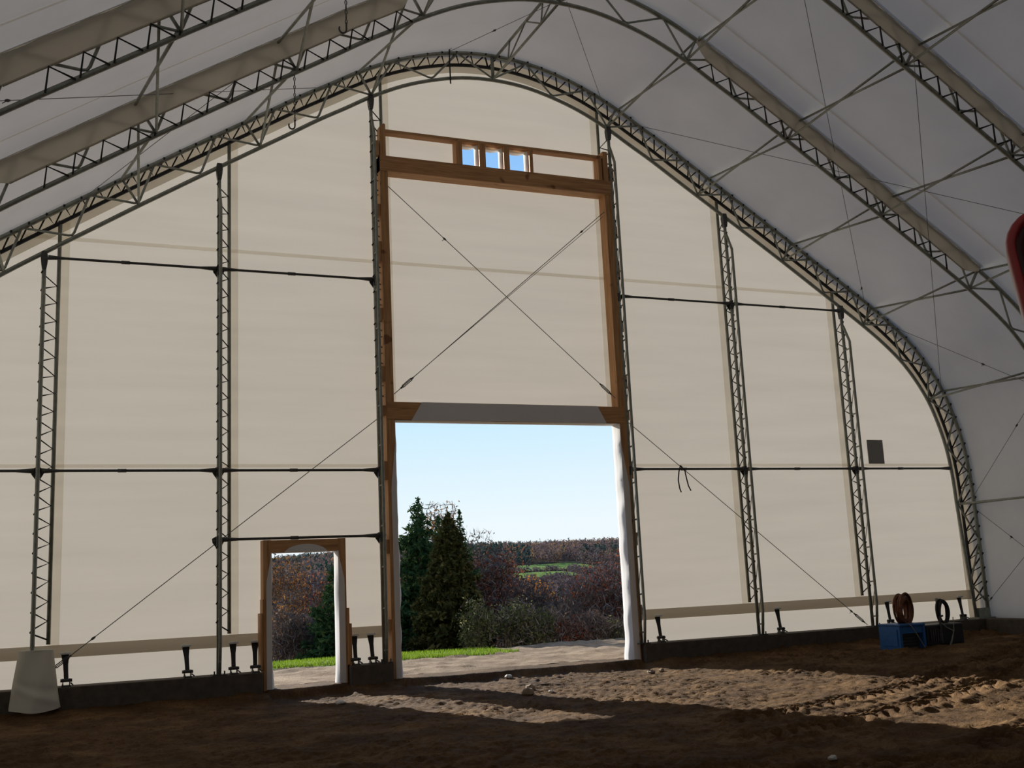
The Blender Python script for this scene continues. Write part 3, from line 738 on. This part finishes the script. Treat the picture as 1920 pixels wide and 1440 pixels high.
# white cloth over the foot of the left column
tarp = thing('cloth_cover', 'off-white cloth hanging over the foot of the leftmost column', 'cloth', (-8.55, -.3, .05))
rows = []; nn = 22
for t in np.linspace(0, 1, 30):
    wv = .26 + .13 * t ** 1.1; dp = .13 + .12 * t; z = .99 - .93 * t; r = []
    for u in np.linspace(0, 1, nn):
        a = math.pi * (1.08 - 1.16 * u); k = 1 + .035 * t * math.sin(u * 23 + t * 3)
        xx = -8.545 - wv * math.cos(math.pi - a) * k * (-1); r.append((-8.545 + wv * math.cos(a) * k, -.13 - .10 * t - dp * max(-.2, math.sin(a)) * k + .012 * math.sin(u * 14 + t * 5) + .022 * math.exp(-((t - .62 - .3 * (u - .5)) / .07) ** 2) - .02 * math.exp(-((t - .74 - .5 * (u - .5)) / .06) ** 2), z + .025 * math.sin(u * 9) * t + (.05 * t if u < .12 else 0)))
    rows.append(r)
g = G(); g.sheet(rows); part('drape', g, 'tarp_fabric', tarp, True)
top = [(-8.545 + .26 * math.cos(a), -.13 - .13 * math.sin(a), .99) for a in np.linspace(math.pi, 0, 9)]
g = G(); g.add([(-8.56, -.03, 1.03)] + top, [(0, i, i + 1) for i in range(1, 9)]); part('top_fold', g, 'tarp_fabric', tarp)

# ------------------------------------------------------------------ machines and coils by the right footing
bm = thing('blue_machine', 'blue steel cabinet standing on the dirt before the right footing', 'machine', (7.8, -1.95, .0))
g = G().box(7.32, 7.38, -2.25, -1.65, .02, .50).box(7.92, 7.98, -2.25, -1.65, .02, .50).box(7.38, 7.92, -1.72, -1.66, .02, .50).box(7.32, 7.98, -2.27, -1.63, .48, .53, .01).box(7.38, 7.92, -2.24, -2.20, .34, .49)
part('cabinet', g, 'blue_paint', bm); part('inner_panel', G().box(7.38, 7.92, -2.12, -2.09, .03, .34), 'dark_steel', bm)
for q in range(4): part('louvre', G().box(7.44, 7.86, -2.135, -2.115, .08 + q * .06, .11 + q * .06), 'black_paint', bm)
part('left_panel', G().box(7.305, 7.322, -2.18, -1.72, .10, .42), 'blue_paint', bm)
part('front_wire', G().tube([(7.52, -2.275, .54), (7.6, -2.30, .48), (7.75, -2.31, .25), (7.88, -2.31, .04)], .008, 5), 'pale_wire', bm)
bk = thing('black_machine', 'black steel unit beside the blue cabinet near the right arch', 'machine', (8.55, -1.95, 0))
part('body', G().box(8.08, 9.05, -2.2, -1.6, .06, .47, .02), 'black_paint', bk)
for q in range(5): part('vent_fin', G().box(8.14 + q * .06, 8.17 + q * .06, -2.225, -2.2, .14, .38), 'dark_steel', bk)
for xa in (8.16, 8.95): part('skid', G().box(xa - .04, xa + .04, -2.24, -1.56, 0, .08), 'black_paint', bk)
part('handle', G().tube([(8.43, -2.22, .10), (8.42, -2.23, .62)], .022, 6).tube([(8.42, -2.23, .62), (8.50, -2.23, .64)], .02, 6), 'dark_steel', bk)
part('front_wire', G().tube([(8.45, -2.24, .50), (8.56, -2.25, .40), (8.72, -2.25, .33), (8.72, -2.25, .30), (8.66, -2.26, .15), (8.60, -2.26, .03)], .01, 5), 'pale_wire', bk)
part('front_wire', G().tube([(8.76, -2.24, .60), (8.74, -2.25, .33), (8.62, -2.26, .12), (8.55, -2.27, .02)], .009, 5), 'pale_wire', bk)
def coil(name, c, R_, rz, n, thick, r, mat, lb, yaw, squash=1.0):
    g = G(); ca, sa = math.cos(yaw), math.sin(yaw)
    for q in range(n):
        dr = rnd.uniform(-thick, thick); dy = rnd.uniform(-thick, thick); ph = rnd.uniform(0, 6); pts = []
        for a in np.linspace(0, 2 * math.pi, 25)[:-1]:
            rr = 1 + .05 * math.sin(3 * a + ph); u = (R_ + dr) * squash * math.cos(a) * rr; z = (rz + dr) * math.sin(a) * rr; w_ = dy + .02 * math.sin(2 * a + ph)
            pts.append((c[0] + u * ca - w_ * sa, c[1] + u * sa + w_ * ca, c[2] + z))
        g.tube(pts, r, 5, True)
    return single(name, g, mat, lb, 'coil', c, smooth=True)
coil('hose_coil', (7.74, -1.95, .80), .24, .25, 26, .075, .02, 'orange_hose', 'brown-orange hose coil leaning on top of the blue cabinet', .45)
coil('cable_coil', (8.78, -1.95, .69), .20, .23, 8, .03, .017, 'rope', 'black cable coil standing upright on the black unit', .35)
single('pipe_stub', G().tube([(8.83, -1.8, .45), (8.80, -1.8, .98)], .03, 8), 'galvanised', 'grey pipe end standing behind the black cable coil', 'pipe', (8.83, -1.8, .45))

# ------------------------------------------------------------------ red lift at the right edge of the view
RX = Vector((.68, -.733, 0)); RF = Vector((.733, .68, 0)); cen = Vector((-4.711, -16.828, 2.815))
lift = thing('red_lift', 'glossy red lift machine with rounded housing at the right edge', 'machine', (-4.45, -17.05, .0))
def ring_pts(w_, h_, r, tilt):
    o = []
    for q, (sx_, sy_) in enumerate(((1, 1), (-1, 1), (-1, -1), (1, -1))):
        for a in np.linspace(q * math.pi / 2, (q + 1) * math.pi / 2, 7):
            o.append((sx_ * (w_ - r) + r * math.cos(a), sy_ * (h_ - r) + r * math.sin(a)))
    ct, st_ = math.cos(tilt), math.sin(tilt)
    return [(a * ct - b * st_, a * st_ + b * ct) for a, b in o]
def place(pts, d): return [cen + RX * a + Vector((0, 0, b)) + RF * d for a, b in pts]
def loft(rings):
    g = G(); n_ = len(rings[0]); vs = [q for r in rings for q in r]
    g.add(vs, [(i * n_ + j, i * n_ + (j + 1) % n_, (i + 1) * n_ + (j + 1) % n_, (i + 1) * n_ + j) for i in range(len(rings) - 1) for j in range(n_)]); return g
T_ = .11; o_ = lambda k: ring_pts(.20 - k, .33 - k, .155 - k * .8, T_)
g = loft([place(o_(.0), .20), place(o_(-.004), .04), place(o_(.006), .0), place(o_(.026), -.006), place(o_(.034), .01), place(o_(.036), .05)]); part('housing_rim', g, 'red_paint', lift, True)
g = loft([place(o_(.036), .05), place(o_(.06), .06), place(o_(.066), .045), place(o_(.075), .05), place(o_(.08), .10)])
r_ = place(o_(.08), .10); g.add([q for q in r_], [tuple(range(len(r_)))]); part('recess', g, 'red_recess', lift, True)
g = G(); r_ = place(o_(.0), .20); g.add(r_, [tuple(range(len(r_) - 1, -1, -1))]); part('back_plate', g, 'red_paint', lift)
bc = cen + RX * -.10 + Vector((0, 0, .0)); part('bolt', G().tube([bc + RF * .03, bc + RX * .045 + RF * .02], .012, 8), 'chrome', lift)
mc = cen + RX * .30 + RF * .25
part('mast', G().box(mc.x - .07, mc.x + .07, mc.y - .07, mc.y + .07, .25, 3.25, .01), 'red_paint', lift)
part('arm', G().tube([cen + RF * .2 + Vector((0, 0, .05)), mc + Vector((0, 0, .05))], .06, 8), 'red_paint', lift)
bq = mc + RX * .35
g = G()
for d_ in (-.3, .3): g.tube([bq + RX * -.35 + RF * d_ + Vector((0, 0, .22 - bq.z)), bq + RX * .8 + RF * d_ + Vector((0, 0, .22 - bq.z))], .05, 6)
g.tube([bq + RX * -.35 + RF * -.34 + Vector((0, 0, .26 - bq.z)), bq + RX * -.35 + RF * .34 + Vector((0, 0, .26 - bq.z))], .05, 6)
part('base_frame', g, 'red_paint', lift)
for ra in (-.33, .75):
    for d_ in (-.38, .38):
        c_ = bq + RX * ra + RF * d_; wh = part('wheel', G().tube([Vector((c_.x, c_.y, .17)) - RF * .04, Vector((c_.x, c_.y, .17)) + RF * .04], .15, 14), 'tyre', lift)
        part('hub', G().tube([Vector((c_.x, c_.y, .17)) - RF * .055, Vector((c_.x, c_.y, .17)) + RF * .055], .06, 10), 'chrome', wh)

# ------------------------------------------------------------------ clods and stones
def rock(x, y, r, mat, lb, sq=.65):
    z = float(floor_h(np.array(x), np.array(y))); g = G(); vs = []
    for i in range(5):
        for j in range(8):
            a = 2 * math.pi * j / 8; b = -.9 + i * .55; k = r * rnd.uniform(.8, 1.15)
            vs.append((x + k * math.cos(a) * math.cos(b), y + k * math.sin(a) * math.cos(b), z + r * sq * .5 + k * sq * math.sin(b)))
    fs = [(i * 8 + j, i * 8 + (j + 1) % 8, i * 8 + 8 + (j + 1) % 8, i * 8 + 8 + j) for i in range(4) for j in range(8)] + [tuple(range(7, -1, -1)), tuple(range(32, 40))]
    g.add(vs, fs); single('dirt_clod' if mat == 'stone' else 'pale_stone', g, mat, lb, 'clod' if mat == 'stone' else 'stone', (x, y, z))
rock(-1.28, -3.25, .11, 'stone', 'larger brown clod at the edge of the sunlit dirt')
rock(-1.02, -2.75, .09, 'stone', 'brown clod just behind the largest clod in sunlight')
rock(-1.75, -2.2, .06, 'stone', 'small brown clod near the left post of the large doorway')
rock(1.9, -1.7, .08, 'stone', 'brown clod in the sun near the right white jamb')
rock(2.35, -1.3, .06, 'stone', 'smallest brown clod nearest the right white jamb')
rock(-.45, -.45, .08, 'pale_stone', 'pale stone on the sill of the large doorway', .5)
rock(-4.15, -2.5, .09, 'pale_stone', 'pale stone in the light in front of the small doorway', .4)
rock(-.85, -3.2, .045, 'pale_stone', 'small pale stone right of the largest clod', .6)
rock(-1.76, -11.3, .045, 'pale_stone', 'white stone lying on the dark near floor', .6)

# ------------------------------------------------------------------ trees
def cards(P, size, stretch=1.0, up=0.0):
    """random small triangles at points P"""
    n_ = len(P); d = rng.normal(size=(n_, 3)); d[:, 2] += up; d /= np.linalg.norm(d, axis=1)[:, None]
    e = rng.normal(size=(n_, 3)); e -= d * (e * d).sum(1)[:, None]; e /= np.linalg.norm(e, axis=1)[:, None]
    s_ = np.asarray(size) * rng.uniform(.6, 1.4, n_); s_ = s_[:, None]
    V = np.stack([P - d * s_ * stretch - e * s_ * .5, P - d * s_ * stretch * .6 + e * s_ * .6, P + d * s_ * stretch], 1).reshape(-1, 3)
    return V
def leaf_obj(name, P, size, mat, parent, stretch=1.0, tint=None, up=0):
    V = cards(P, size, stretch, up); n_ = len(P)
    t = rng.random(n_) if tint is None else tint
    o = link(name, np_mesh(name, V - np.array(wloc(parent)), np.arange(3 * n_).reshape(-1, 3), np.repeat(t, 3)), mat, parent); o['kind'] = 'stuff'; return o
def spruce(x, y, top, half, lb, mat='spruce_needles', n_lev=26, base=None, dens=1.0, shape=1.0, name='spruce_tree'):
    z0 = float(terr(np.array(x), np.array(y))) if base is None else base; H = top - z0
    root = thing(name, lb, 'tree', (x, y, z0))
    part('trunk', G().tube([(x, y, z0 - .2), (x, y, z0 + H * .5), (x, y, top - .1)], [.12 * H / 6, .07 * H / 6, .01], 6), 'bark', root)
    P = []; sz = []
    for l in range(n_lev):
        f = l / (n_lev - 1); z = z0 + H * (.04 + .95 * f); R_ = half * (1 - f) ** shape * rng.uniform(.8, 1.15) + .06
        nb = int(7 + 10 * (1 - f))
        for b in range(nb):
            a = rng.uniform(0, 2 * math.pi); L = R_ * rng.uniform(.6, 1.12); m = max(4, int(dens * 16 * L / .6))
            t = rng.random(m) ** .75; w_ = .22 * L * (1 - t * .7) * rng.normal(0, .6, m)
            dz = -.22 * L * t + .14 * L * t ** 3 + rng.normal(0, .05, m)
            P.append(np.stack([x + math.cos(a) * L * t - math.sin(a) * w_, y + math.sin(a) * L * t + math.cos(a) * w_, z + dz], 1)); sz.append(np.full(m, .055 + .02 * L))
    P = np.vstack(P); sz = np.concatenate(sz)
    leaf_obj('needles', P, sz, mat, root, 1.5); return root
spruce(3.66, 17, 4.78, 1.75, 'tallest dark spruce at the left edge of the large doorway view', dens=1.5, shape=.70, n_lev=34)
spruce(3.16, 12.5, 3.92, 1.22, 'dense olive-dark cedar tree in front of the spruces', 'cedar_needles', 48, dens=4.2, shape=.70, name='cedar_tree')
spruce(5.95, 19, 4.46, 1.35, 'thin dark spruce just right of the cedar top', dens=.8)
spruce(5.45, 20, 4.35, .8, 'second thin spruce top behind the cedar', dens=.6)
spruce(.50, 15.5, 3.0, 1.5, 'dark spruce in the right half of the small doorway view', dens=1.3, shape=.9)
def tree(x, y, top, rad, mat, lb, n_=2600, leaf=.07, bare=.35, base=None, cz=.58, trunk='bark', name='autumn_tree', squash=None, cat='tree', stems=1):
    z0 = float(terr(np.array(x), np.array(y))) if base is None else base; H = top - z0
    root = thing(name, lb, cat, (x, y, z0)); g = G(); tips = []
    for st in range(stems):
        bx_, by_ = (x, y) if stems == 1 else (x + rnd.uniform(-.4, .4) * rad, y + rnd.uniform(-.3, .3) * rad)
        hh = H * (.95 if stems == 1 else rnd.uniform(.6, .95)); lean = rnd.uniform(-.06, .06)
        g.tube([(bx_, by_, z0 - .15), (bx_ + lean * hh * .5, by_, z0 + hh * .45), (bx_ + lean * hh, by_, z0 + hh)], [.018 * hh, .011 * hh, .002 * hh], 5)
        for q in range(14 if stems == 1 else 5):
            f = rnd.uniform(.25, .9); a = rnd.uniform(0, 6.28); L = rad * rnd.uniform(.5, 1.0) * (1.1 - f * .5)
            p0 = (bx_ + lean * hh * f, by_, z0 + hh * f); p1 = (p0[0] + math.cos(a) * L, p0[1] + math.sin(a) * L, p0[2] + L * rnd.uniform(.3, .9)); mid = tuple((u + v) / 2 + (0, 0, -.04 * L)[i] for i, (u, v) in enumerate(zip(p0, p1)))
            g.tube([p0, mid, p1], [.006 * hh, .004 * hh, .0015 * hh], 4); tips.append((p0, p1))
    part('trunk', g, trunk, root)
    # crown: clumps round the branch ends
    czc = z0 + H * cz; rz = H * (1 - cz); cl = []
    nc = 26
    for q in range(nc):
        v = rng.normal(size=3); v /= np.linalg.norm(v); k = rng.random() ** .4
        cl.append((x + v[0] * rad * k * .85, y + v[1] * rad * k * .85, czc + v[2] * rz * k * .85))
    cl = np.array(cl); idx = rng.integers(0, nc, n_); ct = rng.random(nc)
    P = cl[idx] + rng.normal(size=(n_, 3)) * np.array([rad * .22, rad * .22, rz * .22])
    P[:, 2] = np.clip(P[:, 2], z0 + .04, top + .1)
    leaf_obj('leaves', P, leaf, mat, root, 1.0, np.clip(ct[idx] * .6 + rng.random(n_) * .4, 0, 1))
    if bare:
        m = int(n_ * bare); P = cl[rng.integers(0, nc, m)] + rng.normal(size=(m, 3)) * np.array([rad * .25, rad * .25, rz * .3]); P[:, 2] = np.clip(P[:, 2], z0 + .1, top)
        leaf_obj('twigs', P, leaf * .55, 'twigs', root, 5.0, None, .9)
    return root
tree(6.2, 22, 4.95, .9, 'orange_leaves', 'pale orange-leaved tree top behind the dark spruces', 4200, .06, .6, cz=.6)
tree(4.95, 24, 3.9, 1.1, 'orange_leaves', 'orange-brown tree at the left jamb behind the tallest spruce', 2600, .055, .6)
tree(8.45, 24, 3.95, 1.0, 'brown_leaves', 'half-bare brown tree right of the dark spruces', 900, .06, 1.4)
tree(7.6, 19, 2.95, 1.15, 'red_leaves', 'dull red-brown tree right of the cedar', 2400, .06, .8, cz=.5)
tree(8.3, 17.5, 1.75, 1.1, 'brown_leaves', 'grey-brown leafless thicket at the foot of the red-brown tree', 1600, .05, 1.6, cz=.45, stems=4)
tree(13.9, 35, 2.7, 2.0, 'brown_leaves', 'purple-brown tree in the mid distance left of the far fields', 2200, .10, .9, cz=.45)
tree(17.4, 38, .55, 2.4, 'brown_leaves', 'low grey-brown tree below the far fields', 2400, .12, 1.0, cz=.4)
tree(22.9, 50, 2.1, 1.35, 'bright_leaves', 'rounded bright orange tree in the middle of the valley view', 1600, .12, .1, cz=.62)
tree(23.9, 57, 1.4, 1.3, 'red_leaves', 'small red tree left of the bright orange tree', 1300, .12, .2, cz=.62)
tree(27.8, 60, 1.75, 1.6, 'red_leaves', 'small red tree right of the bright orange tree', 1400, .12, .3, cz=.62)
spruce(20.9, 42, 1.2, 1.5, 'dark green spruce below the bright orange tree', dens=.5, n_lev=20)
tree(26.5, 48, 1.0, 2.6, 'brown_leaves', 'brown thicket tree right of the dark valley spruce', 2000, .13, .9, cz=.5)
tree(13.6, 30, .9, 2.0, 'brown_leaves', 'brown undergrowth tree behind the pale-leaved shrubs', 2200, .09, .9, cz=.4, stems=3)
# shrubs at the edge of the yard
tree(3.25, 10.6, 1.30, .62, 'shrub_leaves', 'pale-leaved green shrub at the right foot of the cedar', 2600, .038, .15, cz=.5, stems=5, name='shrub', cat='shrub')
tree(4.3, 10.6, 1.22, .72, 'shrub_leaves', 'pale-leaved green shrub in the middle of the large doorway', 3000, .038, .3, cz=.48, stems=5, name='shrub', cat='shrub')
tree(5.05, 10.2, 1.0, .68, 'shrub_leaves', 'olive shrub right of the middle of the large doorway', 2600, .038, .5, cz=.45, stems=5, name='shrub', cat='shrub')
tree(5.85, 9.8, .62, .62, 'red_leaves', 'low dark red shrub at the edge of the yard', 2200, .036, .7, cz=.45, stems=5, name='shrub', cat='shrub')
tree(6.6, 9.9, .72, .66, 'brown_leaves', 'low brown twiggy shrub at the edge of the yard', 1700, .036, 1.4, cz=.45, stems=5, name='shrub', cat='shrub')
tree(7.4, 10.2, .55, .60, 'shrub_leaves', 'low olive shrub beside the right white jamb', 1500, .036, .9, cz=.45, stems=4, name='shrub', cat='shrub')
tree(8.7, 14, 2.15, 1.05, 'red_leaves', 'red sumac thicket left part, before the right jamb', 1900, .05, 1.5, cz=.45, stems=7, name='sumac_bush', cat='shrub')
tree(9.45, 13, 2.85, 1.0, 'red_leaves', 'tallest red-brown sumac thicket at the right jamb', 2300, .05, 1.5, cz=.45, stems=8, name='sumac_bush', cat='shrub')
tree(9.7, 17, 1.55, 1.2, 'brown_leaves', 'brown twiggy sumac thicket behind the red ones', 1500, .06, 1.8, cz=.42, stems=7, name='sumac_bush', cat='shrub')
tree(7.6, 13.2, 1.05, .95, 'brown_leaves', 'grey twiggy bush between the shrubs and the sumac', 1300, .045, 2.0, cz=.42, stems=6, name='sumac_bush', cat='shrub')
# view through the small doorway
tree(.3, 24, 3.0, 1.3, 'orange_leaves', 'golden-brown tree in the left half of the small doorway view', 3600, .045, .8, cz=.55, trunk='birch_bark')
tree(-.3, 20, 1.9, 1.0, 'orange_leaves', 'lower orange tree in the left half of the small doorway view', 3000, .04, 1.0, cz=.5, trunk='birch_bark')
tree(1.6, 22, 2.35, .9, 'orange_leaves', 'orange tree beside the spruce in the small doorway view', 2800, .042, .7, cz=.55)
tree(-.9, 17, 1.1, .9, 'brown_leaves', 'brown twiggy tree at the left edge of the small doorway view', 1200, .05, 1.8, cz=.5, trunk='birch_bark', stems=4)
tree(.35, 18, .9, .9, 'brown_leaves', 'brown twiggy undergrowth before the small doorway spruce', 1100, .05, 2.0, cz=.45, trunk='birch_bark', stems=5)
tree(-.1, 29, 2.2, 1.5, 'red_leaves', 'red-brown tree behind the golden one, small doorway view', 1700, .08, .7, cz=.5)
tree(3.0, 40, 2.9, 1.6, 'brown_leaves', 'far brown tree seen at the left of the small doorway', 1700, .10, .8, cz=.5)
spruce(2.7, 38, 3.95, .9, 'far thin spruce on the skyline of the small doorway view', dens=.5, n_lev=18)
tree(5.4, 40, 2.6, 1.9, 'red_leaves', 'far red-brown tree on the skyline of the small doorway view', 1900, .10, .8, cz=.5)
# small evergreens at the far fields
spruce(146.1, 330, 6.2, 3.2, 'left small round evergreen on the far field', dens=.05, n_lev=9, shape=.5)
spruce(149.5, 322, 5.6, 3.6, 'right small round evergreen on the far field', dens=.05, n_lev=9, shape=.5)

# ------------------------------------------------------------------ forest on the far hill and in the valley
def inq(px, py, q):
    r = np.ones(len(px), bool); q = np.array(q, float)
    sgn = None
    for i in range(4):
        a, b = q[i], q[(i + 1) % 4]; c = (b[0] - a[0]) * (py - a[1]) - (b[1] - a[1]) * (px - a[0])
        r &= c < 0
    return r
N = 20000
fy = 62 + (rng.random(N) ** .62) * 830
fx = (fy + 19.87) * rng.uniform(-.08, .68, N) - 8.5 + rng.normal(0, 12, N)
keep = np.ones(N, bool)
for nm, q, lb in fields:
    q2 = np.array(q, float); c = q2.mean(0); keep &= ~inq(fx, fy, c + (q2 - c) * 1.06)
fx, fy = fx[keep], fy[keep]; N = len(fx); fz = terr(fx, fy)
sl = fx / (fy + 19.87)
con = (vnoise(fx / 60, fy / 60, 41) * .7 + rng.random(N) * .3 < .36) | ((sl > .36) & (sl < .43) & (fy > 410) & (fy < 520) & (rng.random(N) < .8))
Hh = rng.uniform(4.5, 8.5, N) * np.where(fy < 140, .6, 1.0); lane = (fy > 120) & (fy < 372) & (fx / (fy + 19.87) > .36) & (fx / (fy + 19.87) < .60); con &= ~lane; Hh[lane] *= .33
Rr = Hh * rng.uniform(.30, .45, N); Rr[lane] *= 2.2; Rr[con] *= .62; Hh[con] *= 1.1
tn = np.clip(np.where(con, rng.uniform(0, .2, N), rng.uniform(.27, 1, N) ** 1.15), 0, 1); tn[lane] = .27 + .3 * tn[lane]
K = 38
u = rng.normal(size=(N, K, 3)); u /= np.linalg.norm(u, axis=2)[:, :, None]; u *= (rng.random((N, K, 1)) ** .4)
tap = np.where(con[:, None], np.clip(1.0 - (u[:, :, 2] + 1) * .45, .08, 1), 1.0)
C = np.stack([fx[:, None] + u[:, :, 0] * Rr[:, None] * tap, fy[:, None] + u[:, :, 1] * Rr[:, None] * tap, (fz + Hh * .52)[:, None] + u[:, :, 2] * Hh[:, None] * .48], -1).reshape(-1, 3)
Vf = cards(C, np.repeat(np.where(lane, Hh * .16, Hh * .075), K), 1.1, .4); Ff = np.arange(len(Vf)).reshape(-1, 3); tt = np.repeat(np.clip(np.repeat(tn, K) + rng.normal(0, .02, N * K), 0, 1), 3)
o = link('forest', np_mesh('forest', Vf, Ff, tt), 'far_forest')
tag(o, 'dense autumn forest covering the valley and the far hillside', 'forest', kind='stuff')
